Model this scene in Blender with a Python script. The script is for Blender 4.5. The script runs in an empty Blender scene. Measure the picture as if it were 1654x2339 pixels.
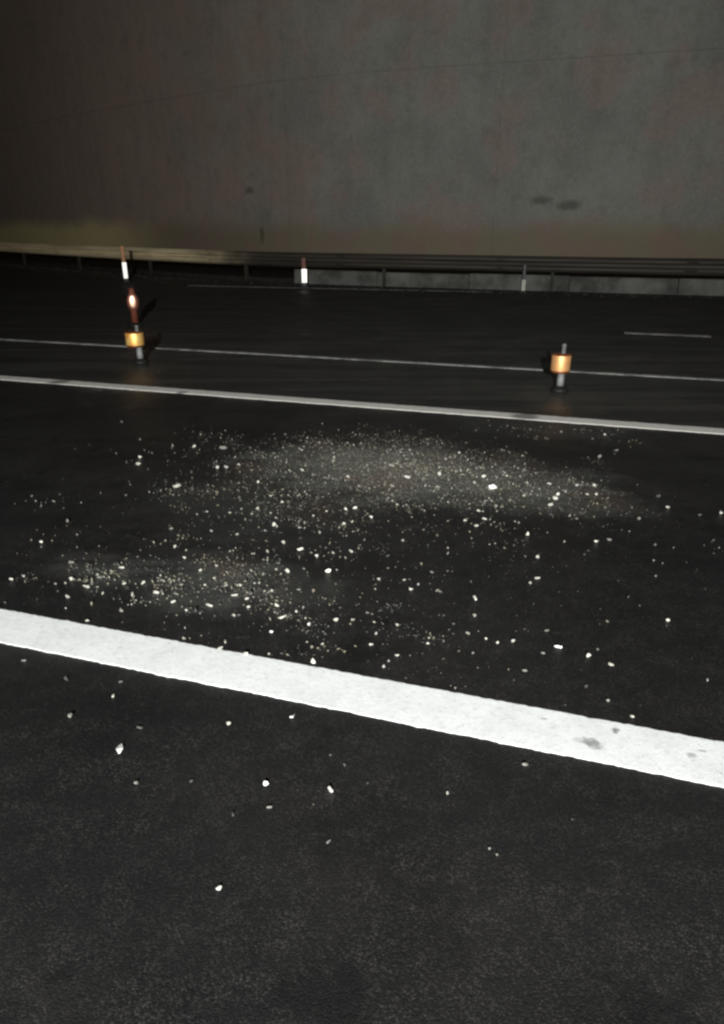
import bpy, bmesh, math, random
import numpy as np
from mathutils import Vector, Matrix, Euler, noise

random.seed(7)
rng = np.random.default_rng(7)
scene = bpy.context.scene
C = scene.collection
R = math.radians

# ------------------------------------------------------------------ camera
cam_data = bpy.data.cameras.new('camera')
cam_data.sensor_fit = 'HORIZONTAL'
cam_data.sensor_width = 36.0
cam_data.lens = 36.0 * 1588.9 / 1654.0
cam_data.clip_start = 0.05
cam_data.clip_end = 500.0
camera = bpy.data.objects.new('camera', cam_data)
camera.location = (0.0, 0.0, 1.5)
camera.rotation_euler = (R(90.0 - 22.726), 0.0, 0.0)
C.objects.link(camera)
scene.camera = camera

# ------------------------------------------------------------------ night sky, faint moon-like sun, unseen lamp behind the camera
SUN_EL, SUN_AZ = R(14.0), R(200.0)
world = bpy.data.worlds.new('World')
scene.world = world
world.use_nodes = True
wn = world.node_tree
bg = wn.nodes['Background']
sky = wn.nodes.new('ShaderNodeTexSky')
sky.sky_type = 'NISHITA'
sky.sun_disc = False
sky.sun_elevation = SUN_EL
sky.sun_rotation = SUN_AZ
bg.inputs['Strength'].default_value = 0.0012
wn.links.new(sky.outputs[0], bg.inputs[0])

sd = bpy.data.lights.new('sun', 'SUN')
sd.energy = 0.03
sd.angle = R(0.5)
sd.color = (1.0, 0.95, 0.88)
sun = bpy.data.objects.new('sun', sd)
sdir = Vector((math.sin(SUN_AZ) * math.cos(SUN_EL), math.cos(SUN_AZ) * math.cos(SUN_EL), math.sin(SUN_EL)))
sun.rotation_euler = (-sdir).to_track_quat('-Z', 'Y').to_euler()
C.objects.link(sun)

# unseen lamp behind the camera, inferred from its light on road and wall
ld = bpy.data.lights.new('unseen_lamp', 'SPOT')
ld.energy = 8700
ld.spot_size = R(88)
ld.spot_blend = 1.0
ld.shadow_soft_size = 0.06
ld.color = (1.0, 0.985, 0.95)
lamp = bpy.data.objects.new('unseen_lamp', ld)
lamp.location = (-0.35, -4.8, 2.7)
lamp.rotation_euler = (Vector((-0.45, 9.0, 1.6)) - lamp.location).to_track_quat('-Z', 'Y').to_euler()
C.objects.link(lamp)

scene.cycles.pixel_filter_type = 'BLACKMAN_HARRIS'
scene.cycles.filter_width = 2.6      # the phone picture is soft

vs = scene.view_settings
vs.view_transform = 'Standard'
vs.look = 'None'
vs.exposure = 0.0
vs.gamma = 1.0
vs.use_curve_mapping = False

# ------------------------------------------------------------------ helpers
AL = R(-17.0)
DIR = Vector((math.cos(AL), math.sin(AL), 0.0))      # along the road, to the right
NRM = Vector((-math.sin(AL), math.cos(AL), 0.0))     # across the road, away from the camera

def road(s, t, z=0.0):
    p = DIR * s + NRM * t
    return Vector((p.x, p.y, z))

def link(name, me, mat=None, parent=None):
    o = bpy.data.objects.new(name, me)
    if mat is not None and me is not None and not me.materials:
        me.materials.append(mat)
    C.objects.link(o)
    if parent is not None:
        o.parent = parent
    return o

def bm_obj(name, bm, mat, parent=None, smooth=False):
    me = bpy.data.meshes.new(name)
    bmesh.ops.recalc_face_normals(bm, faces=bm.faces)
    bm.to_mesh(me)
    bm.free()
    if smooth:
        for p in me.polygons:
            p.use_smooth = True
    return link(name, me, mat, parent)

def py_obj(name, verts, faces, mat, parent=None):
    me = bpy.data.meshes.new(name)
    me.from_pydata([tuple(v) for v in verts], [], faces)
    me.update()
    return link(name, me, mat, parent)

def empty(name, loc, rz=0.0):
    o = bpy.data.objects.new(name, None)
    o.location = loc
    o.rotation_euler = (0, 0, rz)
    C.objects.link(o)
    return o

def tag(o, label=None, category=None, group=None, kind=None):
    if label: o['label'] = label
    if category: o['category'] = category
    if group: o['group'] = group
    if kind: o['kind'] = kind
    return o

def bbox(bm, cx, cy, cz, sx, sy, sz, bev=0.0):
    r = bmesh.ops.create_cube(bm, size=1.0)
    vs_ = r['verts']
    bmesh.ops.scale(bm, vec=(sx, sy, sz), verts=vs_)
    bmesh.ops.translate(bm, vec=(cx, cy, cz), verts=vs_)
    if bev > 0:
        es = list({e for v in vs_ for e in v.link_edges})
        bmesh.ops.bevel(bm, geom=es, offset=bev, segments=2, affect='EDGES', profile=0.6)

def lathe(bm, prof, n=20, off=(0, 0)):
    rings = []
    for (r, z) in prof:
        rings.append([bm.verts.new((off[0] + r * math.cos(2 * math.pi * i / n), off[1] + r * math.sin(2 * math.pi * i / n), z)) for i in range(n)])
    for a, b in zip(rings, rings[1:]):
        for i in range(n):
            bm.faces.new((a[i], a[(i + 1) % n], b[(i + 1) % n], b[i]))
    bm.faces.new(rings[0][::-1])
    bm.faces.new(rings[-1])

class NT:
    """small node helper"""
    def __init__(self, name):
        self.m = bpy.data.materials.new(name)
        self.m.use_nodes = True
        self.t = self.m.node_tree
        self.b = self.t.nodes['Principled BSDF']
        self.co = self.t.nodes.new('ShaderNodeTexCoord').outputs['Object']
    def n(self, kind, **kw):
        nd = self.t.nodes.new(kind)
        for k, v in kw.items():
            setattr(nd, k, v)
        return nd
    def put(self, sock, v):
        if isinstance(v, bpy.types.NodeSocket):
            self.t.links.new(v, sock)
        else:
            sock.default_value = v
    def noise(self, scale, detail=4, rough=0.55, co=None, dist=0.0):
        nd = self.n('ShaderNodeTexNoise')
        self.put(nd.inputs['Vector'], co or self.co)
        nd.inputs['Scale'].default_value = scale
        nd.inputs['Detail'].default_value = detail
        nd.inputs['Roughness'].default_value = rough
        nd.inputs['Distortion'].default_value = dist
        return nd.outputs['Fac']
    def voro(self, scale, feature='F1', out='Distance', co=None, rnd=1.0):
        nd = self.n('ShaderNodeTexVoronoi', feature=feature)
        self.put(nd.inputs['Vector'], co or self.co)
        nd.inputs['Scale'].default_value = scale
        nd.inputs['Randomness'].default_value = rnd
        return nd.outputs[out]
    def math(self, op, a, b=0.0, c=None, clamp=False):
        nd = self.n('ShaderNodeMath', operation=op, use_clamp=clamp)
        self.put(nd.inputs[0], a)
        self.put(nd.inputs[1], b)
        if c is not None: self.put(nd.inputs[2], c)
        return nd.outputs[0]
    def ramp(self, fac, a, b, lo=0.0, hi=1.0):
        nd = self.n('ShaderNodeMapRange', interpolation_type='SMOOTHSTEP')
        self.put(nd.inputs['Value'], fac)
        for k, v in (('From Min', a), ('From Max', b), ('To Min', lo), ('To Max', hi)):
            self.put(nd.inputs[k], v)
        return nd.outputs['Result']
    def mix(self, fac, a, b, mode='MIX'):
        nd = self.n('ShaderNodeMix', data_type='RGBA', blend_type=mode)
        self.put(nd.inputs[0], fac)
        for i, v in ((6, a), (7, b)):
            if not isinstance(v, bpy.types.NodeSocket) and len(v) == 3: v = (*v, 1.0)
            self.put(nd.inputs[i], v)
        return nd.outputs[2]
    def scaled(self, sx, sy, sz, rot=0.0, loc=(0, 0, 0)):
        nd = self.n('ShaderNodeMapping')
        self.put(nd.inputs['Vector'], self.co)
        nd.inputs['Scale'].default_value = (sx, sy, sz)
        nd.inputs['Rotation'].default_value = (0, 0, rot)
        nd.inputs['Location'].default_value = loc
        return nd.outputs[0]
    def bump(self, h, strength, dist):
        nd = self.n('ShaderNodeBump')
        nd.inputs['Strength'].default_value = strength
        nd.inputs['Distance'].default_value = dist
        self.put(nd.inputs['Height'], h)
        self.t.links.new(nd.outputs[0], self.b.inputs['Normal'])
    def ellipse(self, cx, cy, rx, ry, rot=0.0, warp=None, soft=0.5):
        """1 inside an elliptical stain on the surface, 0 outside"""
        nd = self.n('ShaderNodeVectorMath', operation='SUBTRACT')
        self.put(nd.inputs[0], self.co)
        nd.inputs[1].default_value = (cx, cy, 0)
        mp = self.n('ShaderNodeMapping', vector_type='POINT')
        self.t.links.new(nd.outputs[0], mp.inputs['Vector'])
        mp.inputs['Rotation'].default_value = (0, 0, -rot)
        sc = self.n('ShaderNodeVectorMath', operation='MULTIPLY')
        self.t.links.new(mp.outputs[0], sc.inputs[0])
        sc.inputs[1].default_value = (1 / rx, 1 / ry, 0)
        ln = self.n('ShaderNodeVectorMath', operation='LENGTH')
        self.t.links.new(sc.outputs[0], ln.inputs[0])
        d = ln.outputs['Value']
        if warp is not None:
            d = self.math('ADD', d, warp)
        return self.ramp(d, 1.0 - soft, 1.0 + soft, 1.0, 0.0)
    def done(self, color, rough=0.8, spec=0.3, metal=0.0):
        c = color if isinstance(color, bpy.types.NodeSocket) else (*color, 1.0)
        self.put(self.b.inputs['Base Color'], c)
        self.put(self.b.inputs['Roughness'], rough)
        self.put(self.b.inputs['Specular IOR Level'], spec)
        self.put(self.b.inputs['Metallic'], metal)
        return self.m

# ------------------------------------------------------------------ materials
def mat_asphalt():
    k = NT('asphalt')
    agg = k.voro(240.0, out='Color')
    sep = k.n('ShaderNodeSeparateColor'); k.t.links.new(agg, sep.inputs[0])
    stone = k.math('POWER', sep.outputs[0], 3.5)                      # pale stones in the binder
    fine = k.noise(420.0, 3, 0.6)
    mid = k.noise(22.0, 5, 0.62)
    big = k.noise(0.55, 5, 0.6, dist=0.4)
    streak = k.noise(1.0, 5, 0.6, co=k.scaled(0.35, 5.0, 1.0, R(17.0)))
    base = k.mix(k.ramp(big, 0.36, 0.62), (0.0065, 0.0067, 0.0072), (0.0130, 0.0128, 0.0122))
    base = k.mix(k.ramp(streak, 0.45, 0.72, 0.0, 0.45), base, (0.009, 0.0095, 0.0105))
    col = k.mix(k.math('MULTIPLY', stone, k.ramp(k.noise(9.0, 5, 0.7), 0.34, 0.66, 0.25, 0.9)), base, (0.046, 0.045, 0.042))
    tyre = k.noise(1.0, 4, 0.6, co=k.scaled(0.6, 2.6, 1.0, R(17.0), (3, 1, 0)))
    col = k.mix(k.ramp(tyre, 0.46, 0.66, 0.0, 0.55), col, (0.007, 0.0072, 0.0075))
    col = k.mix(k.ramp(k.noise(2.1, 6, 0.7, co=k.scaled(1, 1, 1, 0, (7, 7, 0))), 0.58, 0.66, 0.0, 0.7), col, (0.0055, 0.0055, 0.0058))
    col = k.mix(k.ramp(mid, 0.35, 0.7, 0.0, 0.35), col, (0.008, 0.008, 0.009))
    zz = k.n('ShaderNodeSeparateXYZ'); k.t.links.new(k.co, zz.inputs[0])
    across = k.math('ADD', k.math('MULTIPLY', zz.outputs[0], NRM.x), k.math('MULTIPLY', zz.outputs[1], NRM.y))
    col = k.mix(k.math('MULTIPLY', k.ramp(across, 5.7, 5.9, 0.0, 0.55), k.ramp(streak, 0.35, 0.62, 1.0, 0.30)), col, (0.072, 0.073, 0.066))       # far lanes painted paler to make up for the lamp's fall-off
    # pale dust and crushed grit left around the spilt fragments (real film on the road)
    warp = k.math('MULTIPLY', k.math('SUBTRACT', k.noise(3.2, 6, 0.68), 0.5), 2.4)
    m1 = k.ellipse(0.17, 4.30, 0.78, 0.50, R(-14), warp, 0.6)
    m2 = k.ellipse(0.85, 4.02, 0.62, 0.34, R(-14), warp, 0.7)
    m3 = k.ellipse(-0.62, 2.78, 0.34, 0.22, R(-17), warp, 0.7)
    m4 = k.ellipse(-1.18, 2.87, 0.24, 0.14, R(-17), warp, 0.7)
    m5 = k.ellipse(1.45, 5.25, 0.55, 0.22, R(-17), warp, 0.8)
    m6 = k.ellipse(-0.55, 3.75, 0.55, 0.45, R(-20), warp, 0.9)
    grit = k.ramp(k.noise(130.0, 6, 0.85), 0.44, 0.62)
    film = k.math('MAXIMUM', k.math('MULTIPLY', m1, 0.95), k.math('MULTIPLY', m2, 0.75))
    for mm, f in ((m3, 0.45), (m4, 0.30), (m5, 0.25), (m6, 0.18)):
        film = k.math('MAXIMUM', film, k.math('MULTIPLY', mm, f))
    film = k.math('MULTIPLY', film, k.math('ADD', k.math('MULTIPLY', grit, 0.95), 0.25))
    smear = k.noise(1.0, 6, 0.7, co=k.scaled(3.0, 14.0, 1.0, R(17.0)))
    film = k.math('MULTIPLY', film, k.ramp(smear, 0.32, 0.60, 0.35, 1.25), clamp=True)
    dustc = k.mix(k.ramp(k.noise(1.9, 3), 0.50, 0.64), (0.15, 0.157, 0.145), (0.18, 0.140, 0.12))
    col = k.mix(film, col, dustc)
    wet = k.ramp(k.noise(1.3, 5, 0.6), 0.42, 0.62)
    rough = k.math('ADD', k.math('MULTIPLY', wet, -0.16), k.math('ADD', k.math('MULTIPLY', fine, 0.25), 0.42))
    damp = k.math('MAXIMUM', k.ellipse(-2.25, 6.9, 0.55, 1.1, 0.0, k.math('SUBTRACT', big, 0.5), 0.3), k.ellipse(1.85, 6.2, 0.4, 0.6, 0.0, k.math('SUBTRACT', big, 0.5), 0.3))
    rough = k.math('ADD', rough, k.ramp(across, 8.0, 12.0, 0.0, 0.22))
    rough = k.math('SUBTRACT', rough, k.math('MULTIPLY', damp, 0.16))
    h = k.math('ADD', k.math('MULTIPLY', k.voro(240.0), -0.9), k.math('MULTIPLY', mid, 0.5))
    k.bump(h, 0.45, 0.003)
    return k.done(col, rough, 0.26)

def mat_paint(name, base, worn, spots=False, co_scale=1.0):
    k = NT(name)
    n1 = k.noise(7.0, 6, 0.7)
    n2 = k.noise(190.0, 4, 0.75)
    n3 = k.noise(45.0, 5, 0.7)
    col = k.mix(k.ramp(n1, 0.35, 0.72), base, tuple(c * 0.88 for c in base))
    col = k.mix(k.ramp(n3, 0.48, 0.72, 0.0, 0.45), col, tuple(c * 0.66 for c in base))
    n4 = k.noise(26.0, 6, 0.8)
    col = k.mix(k.ramp(n4, 0.55, 0.72, 0.0, 0.35), col, tuple(c * 0.55 for c in base))
    chip = k.math('MULTIPLY', k.ramp(n2, 0.62 - 0.12 * worn, 0.70 - 0.08 * worn), k.ramp(n3, 0.60 - 0.30 * worn, 0.75 - 0.2 * worn))
    col = k.mix(chip, col, (0.03, 0.03, 0.03))
    if worn > 0.5:
        col = k.mix(k.ramp(k.noise(3.0, 6, 0.75), 0.40, 0.66, 0.0, 0.8), col, (0.05, 0.05, 0.05))
    if worn > 0.4:
        for (x_, y_, a_) in ((-3.05, 6.955, 0.10), (1.35, 5.62, 0.11), (-1.7, 6.5, 0.05)):
            m = k.ellipse(x_, y_, a_, a_ * 0.8, 0.0, k.math('SUBTRACT', n3, 0.5), 0.4)
            col = k.mix(k.math('MULTIPLY', m, 0.7), col, (0.05, 0.05, 0.05))
    if spots:
        w = k.math('MULTIPLY', k.math('SUBTRACT', k.noise(60.0, 4, 0.7), 0.5), 3.2)
        for (x, y, a, b, f) in ((0.718, 1.714, 0.026, 0.020, 0.62), (0.695, 1.725, 0.03, 0.014, 0.30), (0.806, 1.774, 0.011, 0.013, 0.75), (1.003, 1.664, 0.012, 0.012, 0.5),
                                (1.043, 1.681, 0.010, 0.006, 0.5), (0.594, 1.831, 0.010, 0.004, 0.7)):
            m = k.ellipse(x, y, a, b, R(-17), w, 0.5)
            col = k.mix(k.math('MULTIPLY', m, f), col, (0.10, 0.10, 0.10))
    k.bump(k.math('ADD', n2, k.math('MULTIPLY', n3, 0.6)), 0.5, 0.003)
    return k.done(col, 0.62, 0.35)

def mat_wall():
    k = NT('stained_concrete')
    z = k.n('ShaderNodeSeparateXYZ'); k.t.links.new(k.co, z.inputs[0])
    Z = z.outputs[2]
    n1 = k.noise(0.55, 6, 0.6)
    n2 = k.noise(4.5, 6, 0.72)
    st = k.noise(1.0, 5, 0.65, co=k.scaled(3.0, 3.0, 0.22))
    hue = k.noise(0.8, 2, 0.5, co=k.scaled(1, 1, 1, 0, (13, 4, 2)))
    col = k.mix(k.ramp(n1, 0.3, 0.7), (0.235, 0.247, 0.222), (0.175, 0.18, 0.165))
    col = k.mix(k.ramp(hue, 0.46, 0.60, 0.0, 0.75), col, (0.245, 0.19, 0.17))
    side = k.math('ADD', z.outputs[0], k.math('MULTIPLY', k.math('SUBTRACT', n1, 0.5), 9.0))
    col = k.mix(k.ramp(side, -9.0, 2.0, 0.75, 0.0), col, (0.30, 0.215, 0.17))        # browner concrete toward the left
    col = k.mix(k.ramp(st, 0.42, 0.72, 0.0, 0.22), col, (0.13, 0.125, 0.11))
    col = k.mix(k.ramp(n2, 0.45, 0.75, 0.0, 0.40), col, (0.16, 0.155, 0.14))
    fine = k.noise(14.0, 6, 0.8)
    col = k.mix(k.ramp(fine, 0.44, 0.64, 0.0, 0.32), col, (0.33, 0.325, 0.29))
    col = k.mix(k.ramp(k.noise(2.2, 5, 0.7, co=k.scaled(1, 1, 1, 0, (5, 2, 9))), 0.5, 0.72, 0.0, 0.35), col, (0.12, 0.115, 0.10))
    # splash zone: brown-olive grime up to about head height
    edge = k.math('ADD', Z, k.math('MULTIPLY', k.math('SUBTRACT', n1, 0.5), 0.9))
    grime = k.ramp(edge, 1.05, 1.75, 0.85, 0.0)
    grime_lit_col = k.mix(k.ramp(k.noise(0.9, 4, 0.6), 0.42, 0.6), (0.185, 0.165, 0.105), (0.20, 0.145, 0.115))
    grime_lit_col = k.mix(k.ramp(z.outputs[0], -10.5, -6.0, 0.9, 0.0), grime_lit_col, (0.62, 0.54, 0.26))     # yellowish light on the far-left foot, painted into the colour
    col = k.mix(grime, col, grime_lit_col)
    # two old holes and smears seen in the face
    for (c, r_) in (((4.52, 0, 1.97), (0.30, 0.13)), ((5.15, 0, 1.86), (0.34, 0.15)), ((-3.0, 0, 1.16), (0.08, 0.30)), ((-3.36, 0, 2.32), (0.16, 0.12))):
        dx = k.math('DIVIDE', k.math('SUBTRACT', z.outputs[0], c[0]), r_[0])
        dz = k.math('DIVIDE', k.math('SUBTRACT', Z, c[2]), r_[1])
        d = k.math('SQRT', k.math('ADD', k.math('MULTIPLY', dx, dx), k.math('MULTIPLY', dz, dz)))
        d = k.math('ADD', d, k.math('MULTIPLY', k.math('SUBTRACT', n2, 0.5), 2.2))
        col = k.mix(k.ramp(d, 0.3, 1.25, 0.6, 0.0), col, (0.05, 0.048, 0.04))
    k.bump(k.math('ADD', n2, k.math('MULTIPLY', fine, 0.5)), 0.5, 0.02)
    return k.done(col, 0.9, 0.2)

def mat_simple(name, col, rough=0.6, spec=0.4, metal=0.0, var=0.35, scale=30.0, emit=None, estr=0.0, dark=None):
    k = NT(name)
    c = k.mix(k.ramp(k.noise(scale, 5, 0.65), 0.35, 0.7), col, dark or tuple(v * (1 - var) for v in col))
    if emit:
        k.b.inputs['Emission Color'].default_value = (*emit, 1)
        k.b.inputs['Emission Strength'].default_value = estr
    k.bump(k.noise(scale * 2, 3), 0.2, 0.002)
    return k.done(c, rough, spec, metal)

M_ASPHALT = mat_asphalt()
M_LINE_NEAR = mat_paint('white_paint_bright', (0.705, 0.735, 0.735), 0.34, True)
M_LINE_FAR = mat_paint('white_paint_dirty', (0.70, 0.69, 0.65), 0.45)
M_LINE_THIN = mat_paint('white_paint_scuffed', (0.44, 0.45, 0.43), 0.6)
M_LINE_WORN = mat_paint('white_paint_worn', (0.36, 0.36, 0.35), 0.8)
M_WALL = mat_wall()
M_KERB = mat_simple('kerb_concrete', (0.15, 0.155, 0.142), 0.9, 0.2, 0, 0.7, 1.1)
M_VERGE = mat_simple('verge_grit', (0.035, 0.032, 0.026), 0.95, 0.1, 0, 0.5, 9.0)
def mat_rail():
    k = NT('guardrail_steel')
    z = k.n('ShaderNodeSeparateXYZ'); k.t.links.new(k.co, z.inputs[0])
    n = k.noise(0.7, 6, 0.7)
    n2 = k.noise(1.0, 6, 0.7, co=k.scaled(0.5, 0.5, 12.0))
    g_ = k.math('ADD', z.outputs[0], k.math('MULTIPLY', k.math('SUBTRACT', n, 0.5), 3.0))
    lit_steel = k.mix(k.ramp(n2, 0.42, 0.72), (0.80, 0.68, 0.44), (0.34, 0.27, 0.15))
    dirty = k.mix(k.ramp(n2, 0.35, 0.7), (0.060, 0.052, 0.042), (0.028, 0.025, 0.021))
    col = k.mix(k.ramp(g_, -6.0, -2.4), lit_steel, dirty)        # yellowish light painted on the left rail, fading to grimy steel rightward
    k.bump(n2, 0.2, 0.004)
    return k.done(col, 0.62, 0.3)
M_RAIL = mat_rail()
M_RUST = mat_simple('grimy_steel', (0.050, 0.044, 0.036), 0.75, 0.25, 0.1, 0.45, 3.0)
M_RUBBER = mat_simple('black_rubber', (0.012, 0.012, 0.012), 0.6, 0.3)
M_POSTW = mat_simple('dusty_white_plastic', (0.19, 0.20, 0.195), 0.55, 0.4, 0, 0.6, 12)
M_POSTD = mat_simple('dark_post_plastic', (0.035, 0.035, 0.036), 0.5, 0.4)
M_REDBROWN = mat_simple('red_brown_post', (0.16, 0.045, 0.025), 0.55, 0.4)
M_ORANGEP = mat_simple('orange_brown_post', (0.55, 0.25, 0.11), 0.55, 0.4)
M_AMBER = mat_simple('amber_sheeting', (1.0, 0.52, 0.21), 0.52, 0.9, 0.6, 0.15, 25)
M_YELLOW = mat_simple('yellow_amber_sheeting', (1.0, 0.74, 0.22), 0.52, 0.9, 0.6, 0.3, 9, dark=(0.90, 0.36, 0.08))
M_AMBERD = mat_simple('brown_amber_plastic', (0.14, 0.04, 0.012), 0.4, 0.5)
M_REFW = mat_simple('white_reflector', (0.62, 0.60, 0.57), 0.40, 0.5, 1.0, 0.08, 60)
M_REFD = mat_simple('dulled_white_reflector', (0.45, 0.47, 0.40), 0.6, 0.5, 0, 0.2, 60)
M_REFP = mat_simple('pinkish_white_reflector', (0.95, 0.56, 0.40), 0.42, 0.5, 1.0, 0.1, 60)
M_FR = {
    'b': mat_simple('white_fragment', (0.66, 0.66, 0.60), 0.35, 0.5, 0, 0.15, 90),
    'B': mat_simple('brightest_fragment', (0.80, 0.80, 0.75), 0.3, 0.5, 0, 0.08, 90),
    'm': mat_simple('pale_fragment', (0.46, 0.455, 0.40), 0.5, 0.4, 0, 0.25, 90),
    'd': mat_simple('dull_fragment', (0.19, 0.19, 0.17), 0.6, 0.4, 0, 0.3, 90),
    'e': mat_simple('dark_fragment', (0.09, 0.09, 0.085), 0.7, 0.3, 0, 0.3, 90),
}
M_GR = [mat_simple('pale_grit', (0.33, 0.33, 0.28), 0.6, 0.3, 0, 0.6, 40),
        mat_simple('tan_grit', (0.19, 0.178, 0.135), 0.8, 0.2, 0, 0.6, 40),
        mat_simple('grey_grit', (0.08, 0.08, 0.076), 0.8, 0.2, 0, 0.4, 40)]

# ------------------------------------------------------------------ ground and road
g = py_obj('ground', [(-160, -120, -0.06), (160, -120, -0.06), (160, 160, -0.06), (-160, 160, -0.06)], [(0, 1, 2, 3)], M_VERGE)
tag(g, kind='structure')

def catmull(pts, n=8):
    out = []
    P = [pts[0] * 2 - pts[1]] + pts + [pts[-1] * 2 - pts[-2]]
    for i in range(1, len(P) - 2):
        for j in range(n):
            t = j / n
            a, b, c, d = P[i - 1], P[i], P[i + 1], P[i + 2]
            out.append(0.5 * ((2 * b) + (c - a) * t + (2 * a - 5 * b + 4 * c - d) * t * t + (3 * b - a - 3 * c + d) * t ** 3))
    out.append(pts[-1])
    return out

RAIL_CTRL = [Vector((-38.0, 54.0, 0)), Vector((-22.0, 36.6, 0)), Vector((-13.7, 28.3, 0)), Vector((-8.0, 23.3, 0)), Vector((-3.62, 19.9, 0)), Vector((-0.3, 18.25, 0)),
             Vector((4.05, 16.75, 0)), Vector((7.5, 15.62, 0)), Vector((16.0, 13.0, 0)), Vector((40.0, 5.7, 0))]
RAIL = catmull(RAIL_CTRL, 10)

def offset_path(path, d):
    out = []
    for i, p in enumerate(path):
        a = path[max(i - 1, 0)]; b = path[min(i + 1, len(path) - 1)]
        t = (b - a).normalized()
        out.append(p + Vector((-t.y, t.x, 0)) * d)
    return out

def resample(path, step):
    L = [0.0]
    for a, b in zip(path, path[1:]): L.append(L[-1] + (b - a).length)
    n = max(2, int(L[-1] / step))
    out = []; j = 0
    for i in range(n + 1):
        s = L[-1] * i / n
        while j < len(L) - 2 and L[j + 1] < s: j += 1
        f = (s - L[j]) / max(L[j + 1] - L[j], 1e-9)
        out.append(path[j].lerp(path[j + 1], f))
    return out

edge = offset_path(RAIL, 0.12)
near = [road(s, -30.0) for s in np.linspace(-70, 60, len(edge))]
v = []; f = []
for a, b in zip(near, edge):
    for q in range(9):
        v.append(a.lerp(b, q / 8))
for i in range(len(edge) - 1):
    for q in range(8):
        k0 = i * 9 + q
        f.append((k0, k0 + 9, k0 + 10, k0 + 1))
ro = py_obj('road', v, f, M_ASPHALT)
bm = bmesh.new(); bm.from_mesh(ro.data); bmesh.ops.recalc_face_normals(bm, faces=bm.faces)
if sum(fc.normal.z for fc in bm.faces) < 0: bmesh.ops.reverse_faces(bm, faces=bm.faces)
bm.to_mesh(ro.data); bm.free()
tag(ro, kind='structure')

def stripe(name, s0, s1, t0, t1, mat, z=0.004, step=0.03, rag=0.005, tb=None):
    """painted line: thin raised sheet with ragged edges; t may drift linearly (tb = offset at s1)"""
    n = int((s1 - s0) / step)
    vs_ = []; fs_ = []
    drift = (tb or 0.0)
    for i in range(n + 1):
        s = s0 + (s1 - s0) * i / n
        o = drift * (s - s0) / (s1 - s0)
        j1 = rag * (noise.noise(Vector((s * 9, t0, 1))) + 0.8 * noise.noise(Vector((s * 38, t0, 5)))) + random.uniform(-1, 1) * rag * 0.35
        j2 = rag * (noise.noise(Vector((s * 9, t1, 3))) + 0.8 * noise.noise(Vector((s * 38, t1, 9)))) + random.uniform(-1, 1) * rag * 0.35
        vs_ += [road(s, t0 + o + j1, 0.0), road(s, t0 + o + j1 + 0.001, z), road(s, t1 + o + j2 - 0.001, z), road(s, t1 + o + j2, 0.0)]
    for i in range(n):
        b0 = i * 4
        for q in range(3):
            fs_.append((b0 + q, b0 + 4 + q, b0 + 5 + q, b0 + 1 + q))
    o = py_obj(name, vs_, fs_, mat)
    return tag(o, kind='structure')

stripe('near_lane_line', -30, 20, 1.771, 1.975, M_LINE_NEAR, 0.003, 0.012, 0.0045)
stripe('far_lane_line', -60, 30, 5.69, 5.85, M_LINE_FAR, 0.004, 0.03, 0.008)
stripe('thin_lane_line', -60, 30, 7.80, 7.875, M_LINE_THIN, 0.004, 0.04, 0.006)
stripe('kerb_edge_line', -9.5, -2.0, 16.15, 16.27, M_LINE_WORN, 0.004, 0.06, 0.01, 0.5)
for s0 in (-46.2, -35.2, -24.2, 0.62, 12.7):
    stripe('lane_dash', s0, s0 + (1.15 if s0 == 0.62 else 3.0), 10.90, 11.05, M_LINE_WORN, 0.004, 0.04, 0.006)

def ribbon(name, path, prof, mat, parent=None, smooth=False):
    """sweep a closed (offset, z) profile along a path"""
    n = len(prof)
    rows = []
    for i, p in enumerate(path):
        a = path[max(i - 1, 0)]; b = path[min(i + 1, len(path) - 1)]
        t = (b - a).normalized(); nn = Vector((-t.y, t.x, 0))
        rows.append([p + nn * d + Vector((0, 0, z)) for d, z in prof])
    bm = bmesh.new()
    vv = [[bm.verts.new(q) for q in r] for r in rows]
    for r0, r1 in zip(vv, vv[1:]):
        for j in range(n):
            bm.faces.new((r0[j], r1[j], r1[(j + 1) % n], r0[(j + 1) % n]))
    bm.faces.new(vv[0]); bm.faces.new(vv[-1][::-1])
    return bm_obj(name, bm, mat, parent, smooth)

# ------------------------------------------------------------------ retaining wall and verge behind the guardrail
WALLP = resample(offset_path(RAIL, 2.5), 0.6)
wroot = empty('retaining_wall', (0, 0, 0))
tag(wroot, 'tall stained concrete wall behind the guardrail, olive grime along its foot', 'wall')
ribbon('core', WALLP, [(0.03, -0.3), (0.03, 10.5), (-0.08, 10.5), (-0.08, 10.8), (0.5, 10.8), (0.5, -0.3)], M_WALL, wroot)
FINE = resample(WALLP, 0.2)
def cut_path(path, a, n, gap=0.006):
    seg = [q.copy() for q in path[a:a + n + 1]]
    seg[0] = seg[0] + (seg[1] - seg[0]).normalized() * gap
    seg[-1] = seg[-1] + (seg[-2] - seg[-1]).normalized() * gap
    return seg
for a in range(0, len(FINE) - 30, 30):                 # cast panels, two courses, joints open by a centimetre
    prj = random.uniform(-0.004, 0.004)
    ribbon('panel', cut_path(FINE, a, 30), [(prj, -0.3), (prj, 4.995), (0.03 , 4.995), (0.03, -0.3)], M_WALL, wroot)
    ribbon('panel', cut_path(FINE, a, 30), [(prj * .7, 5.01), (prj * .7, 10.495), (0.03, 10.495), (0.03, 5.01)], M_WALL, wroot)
vp = resample(offset_path(RAIL, 1.4), 0.5)
vg = ribbon('verge', vp, [(-1.16, -0.05), (-1.16, 0.10), (-0.6, 0.13), (0.2, 0.12), (1.09, 0.16), (1.09, -0.05)], M_VERGE)
tag(vg, kind='structure')

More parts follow.
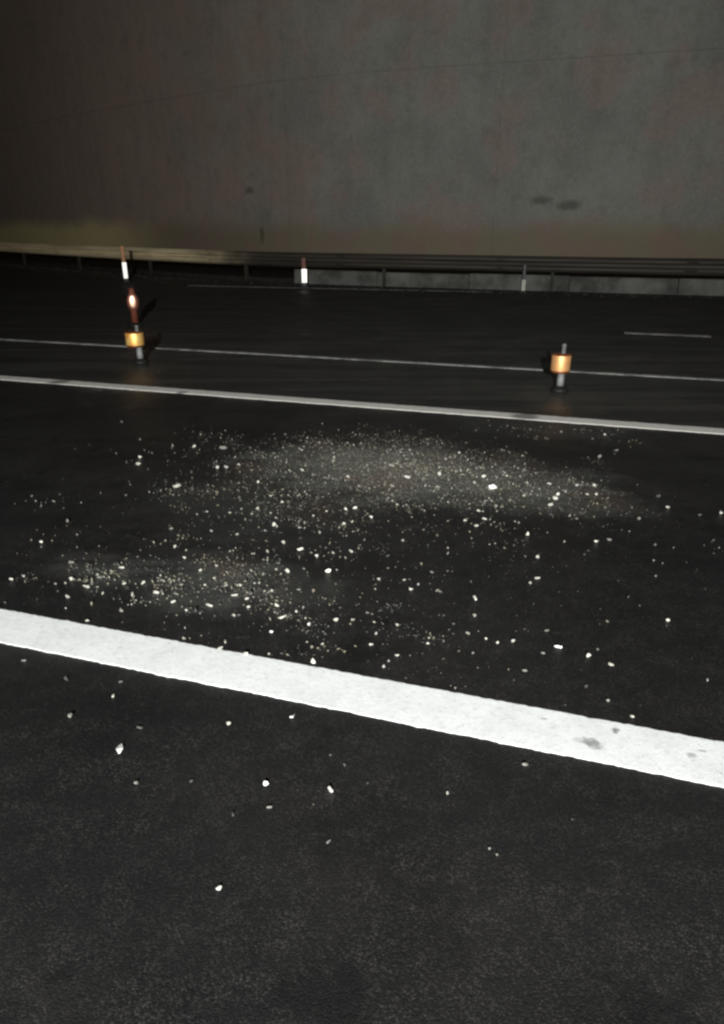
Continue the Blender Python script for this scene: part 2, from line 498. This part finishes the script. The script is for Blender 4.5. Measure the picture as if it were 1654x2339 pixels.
# low kerb wall under the guardrail: separate blocks, part of the setting
kroot = empty('kerb_wall', (0, 0, 0))
tag(kroot, 'low grey concrete kerb wall running under the dark guardrail', 'kerb wall')
kp = resample(offset_path(RAIL, 0.16), 0.1)
i0 = min(range(len(kp)), key=lambda i: (kp[i] - Vector((-1.75, 19.1, 0))).length)
blk = 24; i = i0
while i + blk < len(kp) and kp[i].x < 22:
    seg = [q.copy() for q in kp[i:i + blk]]
    seg[-1] = seg[-1].lerp(seg[-2], 0.18)
    dz = random.uniform(-0.012, 0.012)
    ribbon('kerb_block', seg, [(-0.045, 0.0), (-0.03, 0.30 + dz), (-0.01, 0.335 + dz), (0.06, 0.335 + dz), (0.07, 0.0)], M_KERB, kroot)
    i += blk - 1

# ------------------------------------------------------------------ guardrail
def wprof(zt=0.76, h=0.34, d=0.075, th=0.006):
    """W-beam cross-section, face toward the road (negative offset)"""
    key = [(0.0, 0.0), (0.01, -0.02), (0.08, -d), (0.13, -d), (0.20, -0.012), (0.25, -d * .15), (0.32, -d), (0.37, -d), (0.44, -0.02), (0.45, 0.0)]
    f_ = h / 0.45
    front = [(o - 0.0, zt - a * f_) for a, o in key]
    back = [(o + th, z) for o, z in front][::-1]
    return front + back
groot = empty('guardrail', (0, 0, 0))
tag(groot, 'steel two-wave guardrail in front of the wall, bending away at left', 'guardrail')
rp = resample(RAIL, 0.25)
seg_n = 16
i = 0
while i < len(rp) - 2:
    seg = rp[max(i - 1, 0):i + seg_n + 1]
    left = seg[0].x < -3.2
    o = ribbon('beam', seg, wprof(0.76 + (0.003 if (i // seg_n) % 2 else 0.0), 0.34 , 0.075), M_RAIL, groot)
    i += seg_n
for q in range(4, len(rp) - 2, 16):
    if rp[q].x > 22: break
    t = (rp[q + 1] - rp[q - 1]).normalized(); ang = math.atan2(t.y, t.x)
    bm = bmesh.new()
    bbox(bm, 0, 0.0, 0.36, 0.012, 0.09, 0.78); bbox(bm, 0.0, 0.042, 0.36, 0.06, 0.008, 0.78); bbox(bm, 0.0, -0.042, 0.36, 0.06, 0.008, 0.78)
    bmesh.ops.transform(bm, matrix=Matrix.Translation(rp[q] + Vector((-t.y, t.x, 0)) * 0.062) @ Matrix.Rotation(ang, 4, 'Z'), verts=bm.verts)
    bm_obj('rail_post', bm, M_RUST, groot)

# ------------------------------------------------------------------ marker posts on the road
def face_cam(p):
    return math.atan2(p[1], p[0]) - math.pi / 2

def marker(loc, zt, z0, z1, wid, lens_mat, side, label, post_mat, tilt=0.0, post_off=0.0):
    """low rubber-footed post with a broad amber reflective head; local -Y looks at the photographer"""
    r = empty('marker_post', loc, face_cam(loc))
    tag(r, label, 'marker post', 'low amber marker posts between the two thin far lines')
    bm = bmesh.new()
    lathe(bm, [(0.085, 0.0), (0.085, 0.018), (0.072, 0.034), (0.050, 0.045), (0.044, 0.055)], 24)
    bm_obj('foot', bm, M_RUBBER, r, True)
    bm = bmesh.new()
    lathe(bm, [(0.036, 0.045), (0.034, z0 * 0.5), (0.031, z0 - 0.005), (0.020, z0 + 0.004), (0.018, zt)], 18)
    bm_obj('post', bm, post_mat, r, True)
    bm = bmesh.new()
    lathe(bm, [(0.020, zt), (0.021, zt + 0.012), (0.012, zt + 0.02)], 14)
    bm_obj('cap', bm, M_POSTW, r, True)
    h = z1 - z0; rad = wid / 2
    # broad cylindrical head with amber sheeting wrapped round it
    bm = bmesh.new()
    lathe(bm, [(0.034, z0 - 0.022), (rad * 0.90, z0 - 0.018), (rad, z0 - 0.010), (rad, z0), (rad * 0.985, z0 + 0.001), (rad * 0.985, z1 - 0.001), (rad, z1), (rad * 0.97, z1 + 0.006), (0.03, z1 + 0.010)], 36, (side, 0))
    hs = bm_obj('head', bm, M_AMBERD, r, True)
    bm = bmesh.new()
    lathe(bm, [(rad * 1.0, z0 + 0.004), (rad * 1.012, z0 + 0.008), (rad * 1.012, z1 - 0.008), (rad * 1.0, z1 - 0.004)], 36, (side, 0))
    bm_obj('reflective_band', bm, lens_mat, hs, True)
    return r

marker((1.885, 6.573, 0), 0.425, 0.195, 0.345, 0.175, M_AMBER, -0.015, 'low marker post with broad orange reflective band, right of the grit patch', M_POSTW)
marker((-2.527, 7.992, 0), 0.40, 0.205, 0.345, 0.195, M_YELLOW, -0.035, 'low marker post with broad yellow reflective band, in front of the left delineators', M_POSTW)

def bollard(loc):
    r = empty('marker_post', loc, face_cam(loc))
    tag(r, 'red-brown marker post with oval pinkish reflector behind the yellow-banded post', 'marker post')
    bm = bmesh.new(); lathe(bm, [(0.12, 0.0), (0.12, 0.02), (0.07, 0.04), (0.055, 0.05)], 22); bm_obj('foot', bm, M_RUBBER, r, True)
    bm = bmesh.new(); lathe(bm, [(0.052, 0.045), (0.050, 0.30), (0.048, 0.50), (0.040, 0.545), (0.018, 0.56)], 20); bm_obj('post', bm, M_REDBROWN, r, True)
    bm = bmesh.new()
    bmesh.ops.create_uvsphere(bm, u_segments=18, v_segments=12, radius=1.0)
    bmesh.ops.scale(bm, vec=(0.068, 0.02, 0.108), verts=bm.verts)
    bmesh.ops.translate(bm, vec=(0, -0.056, 0.36), verts=bm.verts)
    bm_obj('reflector', bm, M_REFP, r, True)
    bm = bmesh.new()
    bmesh.ops.create_uvsphere(bm, u_segments=18, v_segments=12, radius=1.0)
    bmesh.ops.scale(bm, vec=(0.088, 0.018, 0.135), verts=bm.verts)
    bmesh.ops.translate(bm, vec=(0, -0.045, 0.36), verts=bm.verts)
    bm_obj('reflector_rim', bm, M_REDBROWN, r, True)
bollard((-3.503, 11.044, 0))

def delineator(loc, zt, z0, z1, up_mat, ref_mat, label, wd=0.10):
    r = empty('delineator_post', loc, face_cam(loc))
    tag(r, label, 'delineator post', 'delineator posts standing along the guardrail')
    bm = bmesh.new(); bbox(bm, 0, 0.01, 0.02, wd + 0.06, 0.12, 0.04, 0.008); bm_obj('foot', bm, M_RUBBER, r)
    bm = bmesh.new(); bbox(bm, 0, 0.01, (z1 + 0.04) / 2, wd * 0.9, 0.05, z1 - 0.04, 0.01); bm_obj('lower_post', bm, M_POSTD, r)
    bm = bmesh.new(); bbox(bm, -0.005, 0.01, (zt + z1) / 2, wd * 0.85, 0.05, zt - z1, 0.012); bm_obj('upper_post', bm, up_mat, r)
    bm = bmesh.new(); bbox(bm, 0, -0.024, (z0 + z1) / 2, wd, 0.016, z1 - z0, 0.004); bm_obj('reflector', bm, ref_mat, r)
    return r
delineator((-6.205, 19.24, 0), 0.90, 0.10, 0.50, M_ORANGEP, M_REFW, 'leftmost delineator, orange-brown above a white reflector strip', 0.105)
delineator((-1.392, 17.682, 0), 0.68, 0.115, 0.43, M_REDBROWN, M_REFW, 'middle delineator, dark red-brown above a short white reflector strip', 0.125)
delineator((3.644, 16.45, 0), 0.60, 0.04, 0.28, M_POSTD, M_REFD, 'rightmost delineator, dark with a dull grey-green reflector strip', 0.085)

FRAGMENTS = [
    (-1.621,3.183,25,'b'), (-1.544,2.815,18,'m'), (-1.587,2.784,16,'m'), (-1.366,2.743,22,'d'), (-1.271,2.628,21,'b'), (-1.311,2.781,20,'m'),
    (-1.130,2.661,15,'m'), (-0.998,2.649,19,'m'), (-1.062,2.741,17,'m'), (-0.802,2.580,22,'b'), (-0.732,2.516,19,'b'), (-0.644,2.551,23,'m'),
    (-1.004,2.517,18,'d'), (-0.526,2.476,17,'m'), (-0.475,2.541,17,'m'), (-0.360,2.558,19,'m'), (-0.271,2.502,19,'b'), (-0.326,2.461,24,'m'),
    (-0.212,2.400,18,'b'), (-0.358,2.353,20,'b'), (-0.107,2.435,15,'m'), (-0.038,2.439,15,'m'), (-0.707,2.382,11,'m'), (-0.691,2.304,16,'m'),
    (-0.527,2.279,16,'m'), (-0.538,2.237,18,'m'), (-1.114,2.430,18,'m'), (-0.153,2.264,14,'m'), (-0.346,2.863,21,'m'), (-0.153,2.864,23,'b'),
    (-0.115,2.881,13,'m'), (-0.215,3.025,24,'b'), (-0.303,3.093,22,'b'), (-0.055,3.075,22,'b'), (-0.395,3.171,20,'m'), (-0.455,3.010,15,'d'),
    (-0.648,3.271,21,'m'), (-0.468,3.386,26,'b'), (-0.506,3.325,17,'m'), (-0.219,3.299,21,'m'), (-0.102,3.403,22,'m'), (-0.089,3.604,25,'b'),
    (-0.039,3.635,28,'b'), (-0.197,3.578,25,'m'), (-0.268,3.519,17,'m'), (-0.587,3.622,23,'m'), (-0.459,3.720,23,'b'), (-0.866,3.583,18,'m'),
    (-0.719,3.792,21,'d'), (-0.642,4.042,20,'m'), (-0.086,4.142,23,'m'), (-0.390,4.272,20,'m'), (-0.425,4.711,22,'m'), (-0.947,4.318,30,'b'),
    (-0.892,4.334,27,'b'), (-0.817,4.377,24,'m'), (-1.206,4.785,30,'m'), (-1.364,4.804,27,'m'), (-0.991,4.758,43,'d'), (-1.523,4.545,42,'b'),
    (-1.489,4.391,25,'m'), (-1.933,5.445,35,'d'), (-1.126,3.970,40,'m'), (-1.398,3.833,20,'d'), (-1.587,3.439,24,'d'), (-1.475,3.276,15,'d'),
    (-1.417,3.123,14,'d'), (-1.004,3.339,17,'d'), (-0.931,3.123,18,'m'), (-0.855,3.004,18,'m'), (-1.124,2.901,22,'m'), (-0.685,2.924,22,'m'),
    (-0.749,2.871,15,'m'), (-0.789,3.321,14,'d'), (-0.912,3.535,18,'d'), (-0.830,3.933,19,'d'), (-0.552,2.638,20,'m'), (-0.491,2.610,18,'m'),
    (-0.541,2.729,18,'m'), (-0.606,2.730,16,'m'), (-0.698,2.731,14,'m'), (-0.670,2.794,15,'m'), (-0.895,2.657,23,'m'), (-0.981,2.751,17,'m'),
    (-0.479,2.751,16,'m'), (-0.409,2.669,18,'d'), (-0.247,2.537,13,'m'), (-0.279,2.691,14,'d'), (-0.539,3.822,19,'m'), (-1.645,4.956,24,'d'),
    (-1.212,2.711,15,'m'), (-1.377,2.947,23,'d'), (-1.189,2.802,22,'d'), (0.196,4.368,24,'m'), (0.288,4.134,34,'b'), (0.495,4.190,26,'m'),
    (0.680,4.649,22,'b'), (0.792,3.941,47,'B'), (0.299,4.506,28,'d'), (0.569,4.501,22,'m'), (0.457,3.980,19,'m'), (0.774,4.150,23,'m'),
    (0.695,4.034,25,'m'), (0.920,4.165,20,'m'), (1.002,4.154,17,'m'), (1.155,4.023,20,'b'), (1.159,3.842,28,'b'), (1.130,3.779,30,'m'),
    (1.068,3.660,37,'m'), (1.318,3.989,23,'b'), (1.336,3.848,20,'m'), (1.388,3.841,20,'m'), (1.217,3.883,22,'m'), (1.023,4.038,20,'m'),
    (1.424,3.991,20,'m'), (0.559,3.456,20,'m'), (0.666,3.476,22,'b'), (0.608,3.383,17,'m'), (0.608,3.630,20,'d'), (0.653,3.598,20,'m'),
    (0.763,3.664,21,'d'), (0.826,3.441,20,'d'), (1.138,3.511,21,'d'), (1.171,3.479,18,'d'), (0.854,3.266,26,'b'), (1.188,3.187,26,'b'),
    (1.256,3.207,19,'d'), (1.507,3.470,24,'d'), (1.730,3.639,25,'m'), (1.994,3.562,28,'b'), (1.742,3.806,29,'d'), (1.862,3.530,16,'d'),
    (1.465,3.147,19,'d'), (0.847,3.012,20,'m'), (0.796,2.793,17,'m'), (0.754,2.752,15,'m'), (0.216,2.697,22,'b'), (0.252,2.741,16,'b'),
    (0.191,2.780,12,'m'), (0.075,2.791,20,'m'), (0.050,3.494,22,'b'), (0.013,3.205,18,'d'), (0.207,3.199,18,'d'), (0.324,2.851,19,'d'),
    (0.342,2.673,18,'d'), (0.485,2.613,20,'b'), (0.462,2.470,15,'m'), (0.417,2.339,14,'m'), (0.482,2.303,14,'m'), (0.522,2.276,14,'b'),
    (0.582,2.283,16,'m'), (0.747,2.245,23,'B'), (0.846,2.185,20,'b'), (0.893,2.231,15,'d'), (0.680,2.205,12,'d'), (0.417,2.204,14,'d'),
    (0.255,2.269,14,'b'), (0.034,2.261,14,'b'), (0.056,2.339,14,'m'), (0.131,2.190,14,'m'), (1.243,2.438,18,'m'), (1.833,5.069,29,'m'),
    (1.633,4.555,29,'d'), (1.792,4.698,27,'d'), (0.197,3.684,15,'m'), (0.255,3.684,15,'m'), (0.049,2.424,11,'m'), (0.022,2.497,15,'d'),
    (0.730,2.355,15,'d'), (1.524,5.147,29,'d'), (-0.850,1.949,17,'m'), (-0.954,1.839,15,'d'), (-0.743,1.687,31,'B'), (-0.650,1.549,14,'d'),
    (-0.494,1.557,11,'e'), (-0.277,1.544,18,'B'), (-0.089,1.521,17,'B'), (-0.226,1.844,18,'B'), (-0.430,1.805,12,'m'), (-0.180,2.150,24,'b'),
    (-0.433,2.189,22,'m'), (-0.257,1.460,11,'d'), (-0.352,1.434,11,'e'), (-0.052,1.624,9,'e'), (-0.096,1.663,9,'e'), (-0.087,1.345,9,'d'),
    (-0.347,1.207,13,'b'), (-1.248,2.157,15,'d'), (-1.045,2.041,16,'e'), (-0.850,2.029,14,'e'), (-0.712,1.788,14,'e'), (0.487,1.622,12,'d'),
    (0.242,1.512,10,'m'), (0.910,2.131,16,'m'), (0.588,2.092,14,'d'), (0.781,2.000,15,'d'), (0.885,1.842,15,'m'), (0.831,1.924,12,'d'),
    (0.079,2.121,15,'b'), (0.098,2.155,12,'m'), (0.133,2.191,12,'m'), (1.221,2.040,13,'m'), (0.016,1.552,8,'e'), (0.346,1.304,8,'d'),
    (0.330,1.324,8,'d'), (0.571,1.420,7,'e'),
]

# ------------------------------------------------------------------ loose grit (nobody could count it)
GRIT_PATCHES = [   # x, y, spread x, spread y, grains
    (0.09, 4.36, 0.47, 0.40, 9500), (0.72, 4.11, 0.39, 0.31, 3600), (1.17, 3.92, 0.21, 0.22, 800), (-0.64, 2.76, 0.26, 0.17, 1300),
    (-1.18, 2.85, 0.22, 0.14, 450), (-0.45, 3.71, 0.38, 0.34, 1700), (0.01, 2.43, 0.27, 0.15, 350), (-1.20, 4.60, 0.36, 0.44, 400),
    (-0.25, 3.28, 0.85, 0.90, 1400), (1.50, 5.20, 0.41, 0.17, 300), (0.3, 2.6, 2.0, 1.6, 500)]
OCT_V = np.array([(1, 0, 0), (-1, 0, 0), (0, 1, 0), (0, -1, 0), (0, 0, 1), (0, 0, -1)], float)
OCT_F = np.array([(0, 2, 4), (2, 1, 4), (1, 3, 4), (3, 0, 4), (2, 0, 5), (1, 2, 5), (3, 1, 5), (0, 3, 5)])

def grit(name, mat, share, smin, smax, power, label, seed, patches=None):
    r = np.random.default_rng(seed)
    P = []
    for cx, cy, sx, sy, n in (patches or GRIT_PATCHES):
        m = int(n * share)
        a = r.normal(size=(m, 2)) * 0.62
        # clumps: pull grains toward random sub-centres
        k = max(4, m // 35)
        sub = r.normal(size=(k, 2)) * 0.75
        idx = r.integers(0, k, m)
        w_ = (r.random((m, 1)) < 0.72) * 0.88
        a = a * (1 - w_) + sub[idx] * w_ + r.standard_t(2.2, size=(m, 2)) * 0.05 * w_
        x = cx + a[:, 0] * sx * 1.35; y = cy + a[:, 1] * sy * 1.35 - 0.25 * a[:, 0] * sx
        P.append(np.stack([x, y], 1))
    P = np.concatenate(P)
    d = P[:, 0] * (-math.sin(AL)) + P[:, 1] * math.cos(AL)
    keep = (d > 2.0) & (d < 5.66)
    keep |= (r.random(len(P)) < 0.03) & (d > 0.7)
    P = P[keep]
    n = len(P)
    size = smin * np.exp(r.normal(size=n) * 0.45) + (smax - smin) * r.random(n) ** power
    q = r.normal(size=(n, 4)); q /= np.linalg.norm(q, axis=1, keepdims=True)
    w0, x0, y0, z0 = q.T
    Rm = np.stack([1 - 2 * (y0**2 + z0**2), 2 * (x0*y0 - z0*w0), 2 * (x0*z0 + y0*w0), 2 * (x0*y0 + z0*w0), 1 - 2 * (x0**2 + z0**2), 2 * (y0*z0 - x0*w0),
                   2 * (x0*z0 - y0*w0), 2 * (y0*z0 + x0*w0), 1 - 2 * (x0**2 + y0**2)], 1).reshape(n, 3, 3)
    jit = OCT_V[None] * (0.55 + 0.9 * r.random((n, 6, 1)))
    jit = jit * np.stack([0.7 + 0.9 * r.random(n), 0.5 + 0.6 * r.random(n), 0.35 + 0.5 * r.random(n)], 1)[:, None, :]     # shards, not beads
    V = np.einsum('nij,nkj->nki', Rm, jit) * (size[:, None, None] * 0.5)
    zmin = V[:, :, 2].min(axis=1)
    V[:, :, 0] += P[:, 0, None]; V[:, :, 1] += P[:, 1, None]; V[:, :, 2] -= (zmin * 0.85)[:, None]
    F = OCT_F[None] + (np.arange(n) * 6)[:, None, None]
    V = V.reshape(-1, 3); F = F.reshape(-1, 3)
    me = bpy.data.meshes.new(name)
    me.vertices.add(len(V)); me.vertices.foreach_set('co', V.ravel())
    me.loops.add(len(F) * 3); me.loops.foreach_set('vertex_index', F.ravel().astype(np.int32))
    me.polygons.add(len(F)); me.polygons.foreach_set('loop_start', np.arange(0, len(F) * 3, 3, dtype=np.int32))
    me.update(calc_edges=True); me.validate()
    o = link(name, me, mat)
    tag(o, label, 'grit', kind='stuff')
grit('pale_grit', M_GR[0], 0.15, 0.003, 0.020, 5.0, 'pale crushed grit strewn over the asphalt between the white lines', 11)
grit('tan_grit', M_GR[1], 0.42, 0.0025, 0.016, 5.0, 'tan sandy grit strewn over the asphalt between the white lines', 12)
grit('fine_dust_grit', M_GR[1], 1.3, 0.0016, 0.004, 2.0, 'finest pale dust grains thickening into the hazy dusty patch', 21, GRIT_PATCHES[:3])
grit('grey_grit', M_GR[2], 0.45, 0.003, 0.016, 4.0, 'dark grey grit strewn over the asphalt between the white lines', 13)

# ------------------------------------------------------------------ larger fragments, each one a thing of its own
shapes = {}
def chip_mesh(i, key):
    if (i, key) in shapes: return shapes[(i, key)]
    r = random.Random(100 + i)
    bm = bmesh.new()
    pts = []
    for _ in range(11):
        v_ = Vector((r.gauss(0, 1), r.gauss(0, 1), r.gauss(0, 1))).normalized()
        v_ = Vector((v_.x * r.uniform(0.40, 0.56), v_.y * r.uniform(0.30, 0.5), v_.z * r.uniform(0.22, 0.46)))
        pts.append(bm.verts.new(v_))
    bmesh.ops.convex_hull(bm, input=bm.verts)
    bmesh.ops.delete(bm, geom=[v_ for v_ in bm.verts if not v_.link_faces], context='VERTS')
    zm = min(v_.co.z for v_ in bm.verts)
    bmesh.ops.translate(bm, vec=(0, 0, -zm * 0.92), verts=bm.verts)
    bmesh.ops.recalc_face_normals(bm, faces=bm.faces)
    me = bpy.data.meshes.new('fragment')
    bm.to_mesh(me); bm.free()
    me.materials.append(M_FR[key])
    shapes[(i, key)] = me
    return me

def zone(x, y):
    t = x * NRM.x + y * NRM.y
    if t < 1.775: return 'on asphalt below the wide line'
    if t < 2.0: return 'on the wide white line'
    if t > 5.7: return 'beyond the far white line'
    if y < 3.35 and x < -0.95: return 'in the left clump above wide line'
    if y < 3.35 and x < -0.25: return 'in the middle clump above wide line'
    if y < 3.35 and x < 0.45: return 'in the sparse centre above wide line'
    if y < 3.35: return 'on right asphalt above the wide line'
    if x < -0.75: return 'left of the dusty patch'
    if x < 0.35: return 'in the left half of the dusty patch'
    if x < 1.0: return 'in the right half of the dusty patch'
    return 'right of the dusty patch'

ADJ = {'b': 'bright white', 'B': 'brightest white', 'm': 'pale grey', 'd': 'dull grey', 'e': 'faint dark grey'}
buckets = {}
for idx, (x, y, mm, b) in enumerate(FRAGMENTS):
    sz = 'tiny' if mm < 15 else ('small' if mm < 26 else 'large')
    buckets.setdefault((ADJ[b], sz, zone(x, y)), []).append((x, y, idx))
labels = {}
ORD = ['leftmost', 'second', 'third', 'fourth', 'fifth', 'sixth', 'seventh', 'eighth', 'ninth', 'tenth', 'eleventh', 'twelfth']
for (adj, sz, z_), items in buckets.items():
    rows = [('', items)]
    if len(items) > 5:                       # split into a far and a near row, as one would point them out
        ys = sorted(q[1] for q in items); c = ys[len(ys) // 2]
        rows = [('nearer', [q for q in items if q[1] < c]), ('farther', [q for q in items if q[1] >= c])]
    for w_, row in rows:
        row.sort()
        for r_, (x, y, idx) in enumerate(row):
            kind_ = f'{w_} {sz} {adj} chip'.strip()
            if len(row) == 1: labels[idx] = f'{kind_} {z_}'
            elif r_ == 0: labels[idx] = f'leftmost {kind_} {z_}'
            elif r_ == len(row) - 1: labels[idx] = f'rightmost {kind_} {z_}'
            else: labels[idx] = f'{ORD[r_]} {kind_} from left, {z_}'
for idx, (x, y, mm, b) in enumerate(FRAGMENTS):
    o = bpy.data.objects.new('fragment', chip_mesh(random.randrange(9), b))
    s = mm * 0.001 * random.uniform(1.0, 1.25)
    t = x * NRM.x + y * NRM.y
    on_paint = 1.771 < t < 1.975
    o.location = (x, y, 0.005 if on_paint else 0.0)
    o.scale = (s * random.uniform(0.85, 1.5), s * random.uniform(0.75, 1.1), s * random.uniform(0.6, 1.15))
    o.rotation_euler = (random.uniform(-0.12, 0.12), random.uniform(-0.12, 0.12), random.uniform(0, 6.283))
    C.objects.link(o)
    tag(o, labels[idx], 'fragment', 'pale fragments ' + zone(x, y))

# dirt and small litter swept against the kerb
def kerb_dirt():
    r = np.random.default_rng(5)
    V = []; F = []
    path = resample(offset_path(RAIL, -0.25), 0.05)
    path = [p for p in path if -16 < p.x < 12]
    for i in range(2600):
        p = path[int(r.integers(0, len(path)))]
        off = abs(r.normal()) * 0.45
        c = Vector((p.x + r.normal() * 0.03, p.y - off, 0))
        s = 0.006 + 0.03 * r.random() ** 4
        b0 = len(V)
        for v_ in OCT_V:
            V.append((c.x + v_[0] * s * r.uniform(.5, 1.3), c.y + v_[1] * s * r.uniform(.5, 1.3), max(0.0, s * 0.5 + v_[2] * s * r.uniform(.3, .8))))
        F += [tuple(int(a) + b0 for a in f_) for f_ in OCT_F]
    o = py_obj('roadside_grit', V, F, M_GR[2])
    tag(o, 'dark grit and crumbs swept along the kerb under the guardrail', 'grit', kind='stuff')
kerb_dirt()
